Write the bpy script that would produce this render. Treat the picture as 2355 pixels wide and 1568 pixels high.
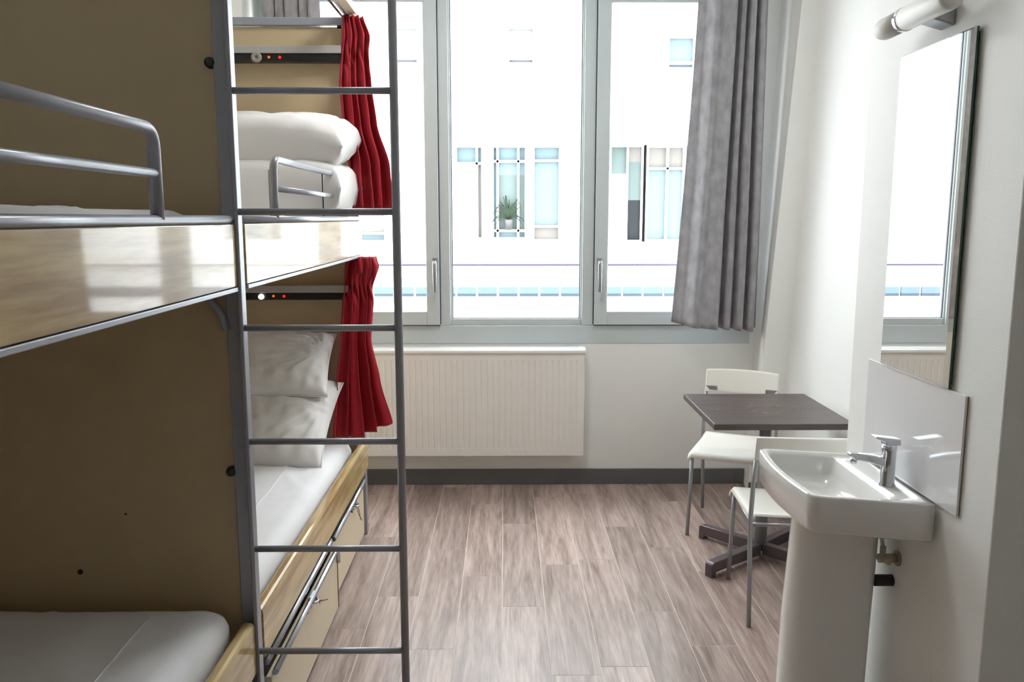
import bpy, bmesh, math, random
from mathutils import Vector, Matrix, noise as mnoise
random.seed(7)
PI = math.pi
S = bpy.context.scene
C = S.collection
for o in list(bpy.data.objects):
    bpy.data.objects.remove(o)

# ------------------------------------------------------------------ camera, sky, light, exposure
cam = bpy.data.cameras.new('camera')
cam.sensor_width = 36.0
cam.lens = 1890.0 / 2355.0 * 36.0
cam.clip_start = 0.02
cam_o = bpy.data.objects.new('camera', cam)
C.objects.link(cam_o)
cam_o.location = (0, 0, 1.65)
cam_o.rotation_euler = (PI/2 - math.atan(284/1890), 0, -math.atan(17/1890))
S.camera = cam_o

w = bpy.data.worlds.new('overcast_sky')
S.world = w
w.use_nodes = True
bg = w.node_tree.nodes['Background']
bg.inputs[0].default_value = (0.925, 0.96, 1.0, 1)
bg.inputs[1].default_value = 5.0

def portal(x0, x1, y, z0, z1):
    l = bpy.data.lights.new('window_sky_portal', 'AREA')
    l.shape = 'RECTANGLE'; l.size = x1-x0; l.size_y = z1-z0
    l.cycles.is_portal = True
    o = bpy.data.objects.new('window_sky_portal', l)
    C.objects.link(o)
    o.location = ((x0+x1)/2, y, (z0+z1)/2)
    o.rotation_euler = (-PI/2, 0, 0)
portal(-1.36, 1.46, 5.2, 0.95, 2.98)

S.view_settings.view_transform = 'Standard'
S.view_settings.look = 'None'
S.view_settings.gamma = 1.0
S.view_settings.use_curve_mapping = False
S.view_settings.exposure = 1.6
S.cycles.max_bounces = 14
S.cycles.diffuse_bounces = 8
S.cycles.glossy_bounces = 6
S.cycles.transparent_max_bounces = 16
S.cycles.sample_clamp_indirect = 12.0

# ------------------------------------------------------------------ materials
def srgb(r, g, b):
    f = lambda c: (c/255/12.92) if c/255 <= 0.04045 else ((c/255+0.055)/1.055)**2.4
    return (f(r), f(g), f(b), 1)
def mat(name, col, rough=0.5, metal=0.0, var=0.0, scale=8.0, bump=0.0, bscale=60.0, spec=0.5, coat=0.0, sheen=0.0, stretch=None, emit=None):
    m = bpy.data.materials.new(name); m.use_nodes = True
    nt = m.node_tree; p = nt.nodes['Principled BSDF']
    p.inputs['Base Color'].default_value = col
    p.inputs['Roughness'].default_value = rough
    p.inputs['Metallic'].default_value = metal
    p.inputs['Specular IOR Level'].default_value = spec
    p.inputs['Coat Weight'].default_value = coat
    if coat: p.inputs['Coat Roughness'].default_value = 0.04
    if sheen: p.inputs['Sheen Weight'].default_value = sheen; p.inputs['Sheen Roughness'].default_value = 0.4
    if emit:
        p.inputs['Emission Color'].default_value = emit[0]; p.inputs['Emission Strength'].default_value = emit[1]
    tc = nt.nodes.new('ShaderNodeTexCoord'); mp = nt.nodes.new('ShaderNodeMapping')
    nt.links.new(tc.outputs['Object'], mp.inputs[0])
    if stretch: mp.inputs['Scale'].default_value = stretch
    n = nt.nodes.new('ShaderNodeTexNoise'); n.inputs['Scale'].default_value = scale; n.inputs['Detail'].default_value = 5
    nt.links.new(mp.outputs[0], n.inputs['Vector'])
    r = nt.nodes.new('ShaderNodeValToRGB')
    v = max(var, 0.015)
    r.color_ramp.elements[0].position = 0.3; r.color_ramp.elements[1].position = 0.7
    r.color_ramp.elements[0].color = tuple(c*(1-v) for c in col[:3])+(1,)
    r.color_ramp.elements[1].color = tuple(min(1, c*(1+v)) for c in col[:3])+(1,)
    nt.links.new(n.outputs['Fac'], r.inputs[0]); nt.links.new(r.outputs[0], p.inputs['Base Color'])
    if bump:
        n2 = nt.nodes.new('ShaderNodeTexNoise'); n2.inputs['Scale'].default_value = bscale; n2.inputs['Detail'].default_value = 4
        nt.links.new(mp.outputs[0], n2.inputs['Vector'])
        b = nt.nodes.new('ShaderNodeBump'); b.inputs['Strength'].default_value = bump; b.inputs['Distance'].default_value = 0.01
        nt.links.new(n2.outputs['Fac'], b.inputs['Height']); nt.links.new(b.outputs[0], p.inputs['Normal'])
    return m

def wood_mat(name, light, dark, rough, axis, coat=0.0, perobj=False, wave=2.0, nscale=3.0, squeeze=0.08, spec=0.5, ramp=(0.5, 0.98)):
    m = bpy.data.materials.new(name); m.use_nodes = True
    nt = m.node_tree; p = nt.nodes['Principled BSDF']; L = nt.links.new; N = nt.nodes.new
    tc = N('ShaderNodeTexCoord'); mp = N('ShaderNodeMapping')
    sc = [1, 1, 1]; sc[axis] = squeeze; mp.inputs['Scale'].default_value = sc
    L(tc.outputs['Object'], mp.inputs[0])
    vec = mp.outputs[0]
    if perobj:
        oi = N('ShaderNodeObjectInfo'); mm = N('ShaderNodeVectorMath'); mm.operation = 'SCALE'
        cmb = N('ShaderNodeCombineXYZ')
        for k in range(3): L(oi.outputs['Random'], cmb.inputs[k])
        L(cmb.outputs[0], mm.inputs[0]); mm.inputs['Scale'].default_value = 37.0
        ad = N('ShaderNodeVectorMath'); ad.operation = 'ADD'
        L(vec, ad.inputs[0]); L(mm.outputs[0], ad.inputs[1]); vec = ad.outputs[0]
    n = N('ShaderNodeTexNoise'); n.inputs['Scale'].default_value = nscale*4; n.inputs['Detail'].default_value = 8; n.inputs['Distortion'].default_value = 1.2
    L(vec, n.inputs['Vector'])
    n3 = N('ShaderNodeTexNoise'); n3.inputs['Scale'].default_value = nscale*26; n3.inputs['Detail'].default_value = 3
    L(vec, n3.inputs['Vector'])
    mx = N('ShaderNodeMath'); mx.operation = 'MULTIPLY_ADD'; L(n3.outputs['Fac'], mx.inputs[0]); mx.inputs[1].default_value = 0.5; L(n.outputs['Fac'], mx.inputs[2])
    r = N('ShaderNodeValToRGB'); r.color_ramp.elements[0].position = ramp[0]; r.color_ramp.elements[1].position = ramp[1]
    r.color_ramp.elements[0].color = dark; r.color_ramp.elements[1].color = light
    L(mx.outputs[0], r.inputs[0])
    col = r.outputs[0]
    if perobj:
        hs = N('ShaderNodeHueSaturation'); mr = N('ShaderNodeMapRange')
        mr.inputs['To Min'].default_value = 0.76; mr.inputs['To Max'].default_value = 1.10
        L(oi.outputs['Random'], mr.inputs['Value']); L(mr.outputs[0], hs.inputs['Value']); L(col, hs.inputs['Color']); col = hs.outputs[0]
    L(col, p.inputs['Base Color'])
    p.inputs['Roughness'].default_value = rough; p.inputs['Coat Weight'].default_value = coat; p.inputs['Coat Roughness'].default_value = 0.05
    p.inputs['Specular IOR Level'].default_value = spec
    if perobj:
        b = N('ShaderNodeBump'); b.inputs['Strength'].default_value = 0.12; b.inputs['Distance'].default_value = 0.004
        L(mx.outputs[0], b.inputs['Height']); L(b.outputs[0], p.inputs['Normal'])
    return m

def glass_mat(name, tint=(0.972, 0.988, 0.986, 1)):
    m = bpy.data.materials.new(name); m.use_nodes = True
    nt = m.node_tree; nt.nodes.clear(); N = nt.nodes.new; L = nt.links.new
    out = N('ShaderNodeOutputMaterial'); mix = N('ShaderNodeMixShader'); tr = N('ShaderNodeBsdfTransparent'); gl = N('ShaderNodeBsdfGlossy')
    lw = N('ShaderNodeLayerWeight'); lw.inputs[0].default_value = 0.5
    pw = N('ShaderNodeMath'); pw.operation = 'POWER'; pw.inputs[1].default_value = 5.0; L(lw.outputs['Facing'], pw.inputs[0])
    fr = N('ShaderNodeMath'); fr.operation = 'MULTIPLY_ADD'; fr.inputs[1].default_value = 0.96; fr.inputs[2].default_value = 0.04; L(pw.outputs[0], fr.inputs[0])
    tr.inputs[0].default_value = tint; gl.inputs['Roughness'].default_value = 0.01
    L(fr.outputs[0], mix.inputs[0]); L(tr.outputs[0], mix.inputs[1]); L(gl.outputs[0], mix.inputs[2]); L(mix.outputs[0], out.inputs[0])
    return m

M = dict(
    wall=mat('white_wall_paint', srgb(236, 236, 233), 0.55, var=0.015, scale=2.0, bump=0.08, bscale=220),
    ceiling=mat('ceiling_paint', srgb(240, 240, 239), 0.7),
    skirting=mat('grey_skirting', srgb(98, 98, 99), 0.45, var=0.03),
    frame=mat('grey_green_window_frame', srgb(196, 205, 207), 0.4, var=0.015),
    seal=mat('dark_window_seal', srgb(60, 62, 70), 0.5),
    handle=mat('brushed_handle', srgb(170, 172, 174), 0.3, metal=0.7),
    steel=mat('silver_grey_painted_steel', srgb(158, 160, 168), 0.33, metal=0.35, var=0.02, scale=30),
    footsteel=mat('brown_grey_foot_metal', srgb(104, 94, 98), 0.3, metal=0.4),
    chrome=mat('chrome', srgb(215, 218, 222), 0.07, metal=1.0),
    rod=mat('polished_steel_rod', srgb(190, 195, 204), 0.22, metal=0.9),
    darksteel=mat('dark_steel', srgb(70, 68, 68), 0.4, metal=0.5),
    panel=mat('tan_laminate_panel', srgb(192, 172, 138), 0.5, var=0.02, scale=6, bump=0.05, bscale=300),
    drawer=mat('cream_drawer_board', srgb(216, 200, 172), 0.45, var=0.02),
    beech=wood_mat('glossy_beech_laminate', srgb(210, 185, 134), srgb(166, 133, 84), 0.32, 1, coat=0.6, nscale=2.3, squeeze=0.07, spec=0.2, ramp=(0.62, 0.88)),
    plank=wood_mat('limed_oak_plank', srgb(190, 170, 161), srgb(122, 102, 93), 0.34, 1, perobj=True, nscale=5.0, squeeze=0.07),
    joint=mat('pale_plank_joint', srgb(206, 192, 184), 0.5),
    sheet=mat('white_bed_sheet', srgb(228, 228, 230), 0.85, var=0.015, bump=0.15, bscale=18),
    pillow=mat('white_pillow_cotton', srgb(222, 220, 218), 0.85, var=0.015, bump=0.1, bscale=25),
    black=mat('black_plastic', srgb(20, 20, 22), 0.4),
    shelf=mat('grey_aluminium_trim', srgb(175, 172, 168), 0.4, metal=0.2),
    red=mat('dark_red_curtain', srgb(164, 14, 36), 0.75, var=0.1, scale=40, bump=0.1, bscale=400, sheen=0.12),
    velvet=mat('grey_velvet_curtain', srgb(153, 151, 155), 0.85, var=0.2, scale=22, bump=0.1, bscale=60, sheen=0.08, stretch=(1, 1, 0.6)),
    radiator=mat('white_radiator_enamel', srgb(238, 236, 231), 0.35),
    radtop=mat('white_radiator_grille', srgb(238, 240, 242), 0.3),
    chair=mat('cream_white_plastic', srgb(236, 234, 226), 0.35),
    tube=mat('grey_chair_tube', srgb(158, 160, 164), 0.3, metal=0.4),
    ceramic=mat('white_ceramic', srgb(232, 231, 228), 0.12, coat=0.5),
    tile=mat('white_splash_tile', srgb(228, 228, 230), 0.1, coat=0.4),
    tileedge=mat('brown_tile_edge', srgb(150, 122, 108), 0.7),
    mirror=mat('mirror_silver', srgb(238, 240, 240), 0.005, metal=1.0),
    glassedge=mat('green_glass_edge', srgb(24, 84, 66), 0.15),
    opal=mat('opal_lamp_glass', srgb(226, 226, 220), 0.45),
    brass=mat('dull_chrome_valve', srgb(176, 168, 148), 0.35, metal=0.6),
    rubber=mat('black_rubber', srgb(38, 34, 36), 0.6),
    facade=mat('white_facade_render', srgb(196, 197, 197), 0.8),
    facadeframe=mat('white_facade_frame', srgb(190, 194, 195), 0.5),
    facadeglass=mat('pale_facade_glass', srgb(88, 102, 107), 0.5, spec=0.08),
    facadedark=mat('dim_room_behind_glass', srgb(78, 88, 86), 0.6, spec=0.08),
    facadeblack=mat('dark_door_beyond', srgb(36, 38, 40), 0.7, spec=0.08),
    facadeblind=mat('beige_blind', srgb(100, 96, 92), 0.7, spec=0.08),
    facadepale=mat('pale_upper_glass', srgb(108, 112, 116), 0.5),
    facadeledge=mat('grey_facade_ledge', srgb(52, 50, 64), 0.6, spec=0.08),
    glassblock=mat('blue_grey_glass_block', srgb(70, 82, 96), 0.5, spec=0.08),
    glassblockdark=mat('dark_glass_block_foot', srgb(48, 56, 64), 0.6, spec=0.08),
    leaf=mat('dark_green_foliage', srgb(36, 46, 36), 0.8, spec=0.1, var=0.3),
    ground=mat('pale_courtyard_concrete', srgb(190, 188, 182), 0.8, var=0.05),
    amberled=mat('amber_indicator', srgb(200, 70, 20), 0.4, emit=(srgb(255, 90, 20), 0.5)),
    redled=mat('red_indicator', srgb(200, 20, 20), 0.4, emit=(srgb(255, 25, 15), 0.9)),
    knob=mat('clear_knob', srgb(150, 140, 130), 0.15),
    filldisc=mat('glowing_fill_disc', srgb(240, 240, 238), 0.5, emit=((1, 1, 1, 1), 9.0)),  # glow of the added ceiling fill
    lampglow=mat('lit_reading_lamp', srgb(255, 255, 255), 0.3, emit=((1, 0.98, 1, 1), 3.0)),
)
M['glass'] = glass_mat('window_glass')
# table top: dark wood with pale worn scratches
def table_mat():
    m = wood_mat('dark_wenge_tabletop', srgb(92, 80, 78), srgb(60, 50, 50), 0.35, 0, nscale=2.5, squeeze=0.1)
    nt = m.node_tree; N = nt.nodes.new; L = nt.links.new
    p = nt.nodes['Principled BSDF']
    tc = N('ShaderNodeTexCoord'); mp = N('ShaderNodeMapping'); mp.inputs['Scale'].default_value = (30, 110, 30)
    L(tc.outputs['Object'], mp.inputs[0])
    n = N('ShaderNodeTexNoise'); n.inputs['Scale'].default_value = 1.0; n.inputs['Detail'].default_value = 3
    L(mp.outputs[0], n.inputs['Vector'])
    r = N('ShaderNodeValToRGB'); r.color_ramp.elements[0].position = 0.60; r.color_ramp.elements[1].position = 0.68
    L(n.outputs['Fac'], r.inputs[0])
    # wear only on a patch in the middle of the board
    mp2 = N('ShaderNodeMapping'); mp2.inputs['Location'].default_value = (0.12, 0.0, -0.75*0); mp2.inputs['Scale'].default_value = (4.6, 9.0, 0)
    L(tc.outputs['Object'], mp2.inputs[0])
    ln = N('ShaderNodeVectorMath'); ln.operation = 'LENGTH'; L(mp2.outputs[0], ln.inputs[0])
    lt = N('ShaderNodeMath'); lt.operation = 'LESS_THAN'; lt.inputs[1].default_value = 1.0; L(ln.outputs['Value'], lt.inputs[0])
    mu = N('ShaderNodeMath'); mu.operation = 'MULTIPLY'; L(r.outputs[0], mu.inputs[0]); L(lt.outputs[0], mu.inputs[1])
    mx = N('ShaderNodeMix'); mx.data_type = 'RGBA'
    old = p.inputs['Base Color'].links[0].from_socket
    L(mu.outputs[0], mx.inputs[0]); L(old, mx.inputs[6]); mx.inputs[7].default_value = srgb(170, 140, 120)
    L(mx.outputs[2], p.inputs['Base Color'])
    return m
M['table'] = table_mat()

# ------------------------------------------------------------------ helpers
OFF = {}     # world origin of each root / part, for meshes built in world coordinates
def thing(name, label, cat, loc=(0, 0, 0), rotz=0, group=None, local=False):
    o = bpy.data.objects.new(name, None); C.objects.link(o)
    o.empty_display_size = 0.1
    o.location = loc; o.rotation_euler = (0, 0, rotz)
    o['label'] = label; o['category'] = cat
    if group: o['group'] = group
    OFF[o.name] = Vector((0, 0, 0)) if local else Vector(loc)
    return o
def obj(name, bm, m, parent=None, smooth=False, bevel=0.0, seg=2, origin=None, label=None):
    me = bpy.data.meshes.new(name)
    off = OFF[parent.name] if parent is not None else Vector(origin or (0, 0, 0))
    bmesh.ops.translate(bm, verts=bm.verts, vec=-off)
    bmesh.ops.recalc_face_normals(bm, faces=bm.faces)
    bm.to_mesh(me); bm.free()
    for q in (m if isinstance(m, (list, tuple)) else [m]): me.materials.append(q)
    if smooth:
        for f in me.polygons: f.use_smooth = True
    o = bpy.data.objects.new(name, me); C.objects.link(o)
    if parent is not None: o.parent = parent
    else: o.location = off
    OFF[o.name] = off
    if bevel:
        b = o.modifiers.new('bevel', 'BEVEL'); b.width = bevel; b.segments = seg; b.limit_method = 'ANGLE'; b.angle_limit = 0.6
    if label: o['label'] = label
    return o
def tag(o, label, cat, group=None, kind=None):
    o['label'] = label; o['category'] = cat
    if group: o['group'] = group
    if kind: o['kind'] = kind
    return o
def struct(name, bm, m, **k):
    o = obj(name, bm, m, **k); o['kind'] = 'structure'; return o
def B(): return bmesh.new()
def box(bm, x0, x1, y0, y1, z0, z1, mi=0, xf=None):
    vs = [bm.verts.new((x, y, z)) for x in (x0, x1) for y in (y0, y1) for z in (z0, z1)]
    for f in ((0, 1, 3, 2), (4, 6, 7, 5), (0, 4, 5, 1), (2, 3, 7, 6), (0, 2, 6, 4), (1, 5, 7, 3)):
        bm.faces.new([vs[i] for i in f]).material_index = mi
    if xf is not None: bmesh.ops.transform(bm, matrix=xf, verts=vs)
    return bm
def bx(*a, **k): return box(B(), *a, **k)
def prism(bm, pts, h0, h1, axis='z', mi=0):
    """pts: 2-D outline; extruded along axis from h0 to h1"""
    def mk(p, h):
        return {'z': (p[0], p[1], h), 'y': (p[0], h, p[1]), 'x': (h, p[0], p[1])}[axis]
    a = [bm.verts.new(mk(p, h0)) for p in pts]; b = [bm.verts.new(mk(p, h1)) for p in pts]
    n = len(pts)
    for i in range(n):
        bm.faces.new((a[i], a[(i+1) % n], b[(i+1) % n], b[i])).material_index = mi
    bm.faces.new(a[::-1]).material_index = mi; bm.faces.new(b).material_index = mi
    return bm
def tube(bm, pts, r, seg=12, mi=0, sx=1.0, caps=True):
    """round tube along a polyline; r a number or list"""
    pts = [Vector(p) for p in pts]; n = len(pts)
    rr = r if isinstance(r, (list, tuple)) else [r]*n
    rings = []; prev = None
    for i, p in enumerate(pts):
        t = (pts[min(i+1, n-1)] - pts[max(i-1, 0)]).normalized()
        if prev is None:
            ref = Vector((0, 0, 1)) if abs(t.z) < 0.9 else Vector((1, 0, 0))
            u = t.cross(ref).normalized()
        else:
            u = (prev - t*prev.dot(t)).normalized()
        prev = u; v = t.cross(u)
        rings.append([bm.verts.new(p + (u*math.cos(a)*sx + v*math.sin(a))*rr[i]) for a in [2*PI*k/seg for k in range(seg)]])
    for i in range(n-1):
        for k in range(seg):
            f = bm.faces.new((rings[i][k], rings[i][(k+1) % seg], rings[i+1][(k+1) % seg], rings[i+1][k])); f.material_index = mi; f.smooth = True
    if caps:
        bm.faces.new(rings[0][::-1]).material_index = mi; bm.faces.new(rings[-1]).material_index = mi
    return bm
def tb(*a, **k): return tube(B(), *a, **k)
def arc(p0, p1, p2, n=7):
    """quadratic bend from p0 through corner p1 to p2"""
    p0, p1, p2 = Vector(p0), Vector(p1), Vector(p2)
    return [p0*(1-t)**2 + p1*2*t*(1-t) + p2*t*t for t in [i/(n-1) for i in range(n)]]
def lathe(bm, prof, c, axis=2, seg=24, mi=0):
    """prof: list of (radius, along)"""
    rings = []
    for r, h in prof:
        ring = []
        for k in range(seg):
            a = 2*PI*k/seg; p = [0, 0, 0]
            p[axis] = h; p[(axis+1) % 3] = r*math.cos(a); p[(axis+2) % 3] = r*math.sin(a)
            ring.append(bm.verts.new((p[0]+c[0], p[1]+c[1], p[2]+c[2])))
        rings.append(ring)
    for i in range(len(rings)-1):
        for k in range(seg):
            f = bm.faces.new((rings[i][k], rings[i][(k+1) % seg], rings[i+1][(k+1) % seg], rings[i+1][k])); f.material_index = mi; f.smooth = True
    bm.faces.new(rings[0][::-1]).material_index = mi; bm.faces.new(rings[-1]).material_index = mi
    return bm
def grid(bm, nu, nv, fn, thick=None, mi=0):
    vs = [[bm.verts.new(fn(i/(nu-1), j/(nv-1))) for j in range(nv)] for i in range(nu)]
    for i in range(nu-1):
        for j in range(nv-1):
            f = bm.faces.new((vs[i][j], vs[i+1][j], vs[i+1][j+1], vs[i][j+1])); f.smooth = True; f.material_index = mi
    return bm

# ------------------------------------------------------------------ the room shell
YW = 4.963            # window wall
YF = -1.3             # wall behind the camera
XL = -1.80
HC = 3.2
XP = 1.20             # face of the sink pier
def xr(z): return 1.617 + 0.0405*z     # the right wall leans a little
struct('floor', bx(XL-0.1, 3.0, YF-0.1, 5.3, -0.06, -0.0008), M['joint'])
floor = bpy.data.objects['floor']
pitch, plen, gap = 0.1838, 0.966, 0.0013
joints = {-9: .3, -8: .75, -7: .1, -6: .55, -5: .9, -4: 4.096, -3: 4.384, -2: 3.932, -1: 4.586, 0: 4.282, 1: 4.712, 2: 4.768, 3: 4.232, 4: 3.95, 5: 4.631,
          6: 3.195, 7: 3.524, 8: .2, 9: .66, 10: .35, 11: .8}
plank_mesh = {}
for k in range(-10, 9):
    x0 = max(-0.012 + pitch*k, XL); x1 = min(-0.012 + pitch*(k+1), 1.66)
    if x1 - x0 < 0.02: continue
    j = joints.get(k, 0.4) % plen
    y = YF + ((j - YF) % plen) - plen
    while y < YW:
        a, b = max(y, YF), min(y+plen, YW)
        y += plen
        if b - a < 0.02: continue
        key = (round(x1-x0, 3), round(b-a, 3))
        if key not in plank_mesh:
            hw, hl, t, ch = (x1-x0)/2-gap, (b-a)/2-gap, 0.0008, 0.0005
            bm = B()
            lo = [bm.verts.new((sx*hw, sy*hl, -t)) for sx, sy in ((-1, -1), (1, -1), (1, 1), (-1, 1))]
            mi_ = [bm.verts.new((sx*hw, sy*hl, -ch)) for sx, sy in ((-1, -1), (1, -1), (1, 1), (-1, 1))]
            up = [bm.verts.new((sx*(hw-ch), sy*(hl-ch), 0)) for sx, sy in ((-1, -1), (1, -1), (1, 1), (-1, 1))]
            for r0, r1 in ((lo, mi_), (mi_, up)):
                for i in range(4): bm.faces.new((r0[i], r0[(i+1) % 4], r1[(i+1) % 4], r1[i]))
            bm.faces.new(up); bm.faces.new(lo[::-1])
            me = bpy.data.meshes.new('plank'); bm.to_mesh(me); bm.free(); me.materials.append(M['plank'])
            plank_mesh[key] = me
        p = bpy.data.objects.new('plank', plank_mesh[key]); C.objects.link(p)
        p.parent = floor; p.location = ((x0+x1)/2, (a+b)/2, 0)

struct('ceiling', bx(XL-0.1, 3.0, YF-0.1, 5.3, HC, HC+0.1), M['ceiling'])
struct('wall_left', bx(XL-0.1, XL, YF, 5.26, -0.05, HC), M['wall'])
struct('wall_front', bx(XL-0.1, 3.0, YF-0.1, YF, -0.05, HC), M['wall'])
# window wall with its opening
WX0, WX1, WZ0, WZ1 = -1.42, 1.497, 0.887, 3.02
bm = B()
box(bm, XL, WX0, YW, YW+0.3, -0.05, HC); box(bm, WX1, 1.9, YW, YW+0.3, -0.05, HC)
box(bm, WX0, WX1, YW, YW+0.3, -0.05, WZ0); box(bm, WX0, WX1, YW, YW+0.3, WZ1, HC)
struct('wall_back', bm, M['wall'])
# right wall beyond the pier (slightly out of plumb), and beside the camera
bm = B()
prism(bm, [(xr(-0.05), -0.05), (2.0, -0.05), (2.0, HC), (xr(HC), HC)], 2.0, YW, 'y')
struct('wall_right', bm, M['wall'])
struct('wall_right_near', bx(2.3, 2.4, YF, 2.2, -0.05, HC), M['wall'])
# pier that carries basin and mirror
struct('wall_pier', bx(XP, 2.3, 1.92, 2.79, 0, HC), M['wall'], bevel=0.004)
# boxed column in the right corner and its twin in the left corner
def cl(z): return 1.448 + 0.0625*z
bm = B()
zz = (-0.0, HC)
v = [[bm.verts.new(p) for p in ((cl(z), 4.69, z), (xr(z)+0.01, 4.69, z), (xr(z)+0.01, YW+0.01, z), (1.50+0.034*z, YW+0.01, z))] for z in zz]
for i in range(4): bm.faces.new((v[0][i], v[0][(i+1) % 4], v[1][(i+1) % 4], v[1][i]))
bm.faces.new(v[0][::-1]); bm.faces.new(v[1])
struct('trim_1', bm, M['wall'], bevel=0.006)
struct('trim_2', bx(XL, -1.425, 4.69, YW+0.005, 0, HC), M['wall'], bevel=0.006)
# skirting
def skirt(name, pts, t=0.014, h=0.098):
    bm = B()
    for (x0, y0), (x1, y1) in zip(pts[:-1], pts[1:]):
        box(bm, min(x0, x1)-(t if x0 == x1 else 0), max(x0, x1), min(y0, y1)-(t if y0 == y1 else 0), max(y0, y1), 0, h)
    struct(name, bm, M['skirting'], bevel=0.003)
skirt('baseboard_back', [(-1.425, YW), (1.497, YW)])
skirt('baseboard_right', [(1.617, 2.79), (1.617, 4.69)])
skirt('baseboard_trim', [(1.445, 4.69), (1.617, 4.69)])

# added fill light, unseen above the frame, brightens back wall and far bunk
cl_ = thing('added_ceiling_fill', 'added round fill light on the ceiling, out of view', 'lamp', (-0.1, 3.5, 3.2))
obj('fill_housing', lathe(B(), [(0.28, 3.2), (0.28, 3.16), (0.265, 3.155)], (-0.1, 3.5, 0), seg=40), M['radtop'], cl_)
obj('fill_diffuser', lathe(B(), [(0.262, 3.156), (0.25, 3.135), (0.18, 3.118), (0.01, 3.112)], (-0.1, 3.5, 0), seg=40), M['filldisc'], cl_)

# ------------------------------------------------------------------ the window
win = struct('window_1', bx(WX0, WX1, 4.96, 5.03, WZ0, 1.0), M['frame'], bevel=0.004)
OFF[win.name] = Vector((0, 0, 0))
def fpart(name, x0, x1, z0, z1, y0=4.96, y1=5.03, m='frame', bv=0.004, par=win):
    return obj(name, bx(x0, x1, y0, y1, z0, z1), M[m], par, bevel=bv)
fpart('frame_rail', WX0, WX1, 2.95, WZ1)
fpart('jamb', WX0, WX0+0.05, 1.0, 2.95); fpart('jamb', WX1-0.05, WX1, 1.0, 2.95)
fpart('mullion', -0.388, -0.328, 1.0, 2.95); fpart('mullion', 0.468, 0.537, 1.0, 2.95)
# glazing bead of the fixed centre light
bm = B()
box(bm, -0.328, -0.318, 4.975, 5.02, 1.0, 2.95); box(bm, 0.458, 0.468, 4.975, 5.02, 1.0, 2.95); box(bm, -0.318, 0.458, 4.975, 5.02, 1.0, 1.04); box(bm, -0.318, 0.458, 4.975, 5.02, 2.9, 2.95)
obj('glazing_bead', bm, M['frame'], win, bevel=0.003)
bm = B()
box(bm, -0.319, -0.313, 4.985, 5.0, 1.04, 2.9); box(bm, 0.453, 0.459, 4.985, 5.0, 1.04, 2.9); box(bm, -0.313, 0.453, 4.985, 5.0, 1.039, 1.044)
obj('seal', bm, M['seal'], win)
def pane(x0, x1, z0, z1, par, y=4.995):
    obj('pane', bx(x0, x1, y, y+0.006, z0, z1), M['glass'], par)
pane(-0.318, 0.458, 1.04, 2.9, win)
def sash(x0, x1, hx):
    z0, z1, t = 1.006, 2.945, 0.078
    jx = x1 if hx < 0 else x0-0.0035
    fpart('seal', jx, jx+0.0035, z0, z1, 4.952, 4.985, 'seal', 0)
    fpart('seal', x0, x1, z0-0.006, z0, 4.956, 4.985, 'seal', 0)
    bm = B()
    box(bm, x0, x0+t, 4.935, 4.985, z0, z1); box(bm, x1-t, x1, 4.935, 4.985, z0, z1)
    box(bm, x0+t, x1-t, 4.935, 4.985, z0, z0+0.082); box(bm, x0+t, x1-t, 4.935, 4.985, z1-t, z1)
    s = obj('sash', bm, M['frame'], win, bevel=0.004)
    pane(x0+t, x1-t, z0+0.082, z1-t, s, 4.962)
    bm = B(); box(bm, hx-0.014, hx+0.014, 4.922, 4.936, 1.33, 1.41)
    tube(bm, [(hx, 4.925, 1.385), (hx, 4.895, 1.385)], 0.009)
    pts = arc((hx, 4.895, 1.36), (hx, 4.893, 1.395), (hx, 4.897, 1.37))
    tube(bm, [(hx, 4.892, 1.395), (hx, 4.89, 1.37), (hx, 4.892, 1.21)], [0.011, 0.013, 0.010], sx=0.8)
    obj('handle', bm, M['handle'], s, smooth=False)
sash(-1.375, -0.3915, -0.416)
sash(0.5405, 1.452, 0.568)

# ------------------------------------------------------------------ the building across the court
YB = 12.0
fac = thing('building', 'white rendered building across the courtyard with a band of windows', 'building', (0, YB, -5))
wins = [(-1.12, -0.83, 1.30, 2.69), (-0.72, 0.0-0.36, 1.32, 2.42+0.2), (-0.28, 0.32, 1.31, 2.69), (0.40, 0.84, 1.29, 2.69),
        (1.50, 1.76, 1.29, 2.69), (1.775, 2.02, 1.29, 2.69), (2.06, 2.62, 1.29, 2.69), (-2.6, -1.95, 1.29, 2.69)]
wins = [(-2.35, -1.72, 1.29, 2.68), (-0.72, -0.30, 1.33, 2.68), (-0.19, 0.33, 1.33, 2.68), (0.40, 0.82, 1.30, 2.68),
        (1.52, 2.01, 1.30, 2.68), (2.05, 2.62, 1.30, 2.68)]
tops = [(0.03, 0.44, 3.78, 4.32), (2.30, 2.72, 3.72, 4.2), (-2.9, -2.5, 3.78, 4.32), (-1.6, -1.2, 3.78, 4.32)]
holes = sorted(wins) ; bm = B()
def wallrow(z0, z1, hs):
    x = -12.0
    for a, b in hs:
        box(bm, x, a, YB, YB+0.4, z0, z1); x = b
    box(bm, x, 12.0, YB, YB+0.4, z0, z1)
wallrow(-5, 1.28, []); wallrow(2.69, 3.7, []); wallrow(4.35, 7.5, [])
wallrow(1.28, 2.69, [(a-0.02, b+0.02) for a, b, _, _ in sorted(wins)]); wallrow(3.7, 4.35, [(a, b) for a, b, _, _ in sorted(tops)])
for a, b, z0, z1 in wins:
    box(bm, a-0.02, b+0.02, YB, YB+0.4, 1.28, z0); box(bm, a-0.02, b+0.02, YB, YB+0.4, z1, 2.69)
for a, b, z0, z1 in tops:
    box(bm, a, b, YB, YB+0.4, 3.7, z0); box(bm, a, b, YB, YB+0.4, z1, 4.35)
obj('wall', bm, M['facade'], fac)
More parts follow.
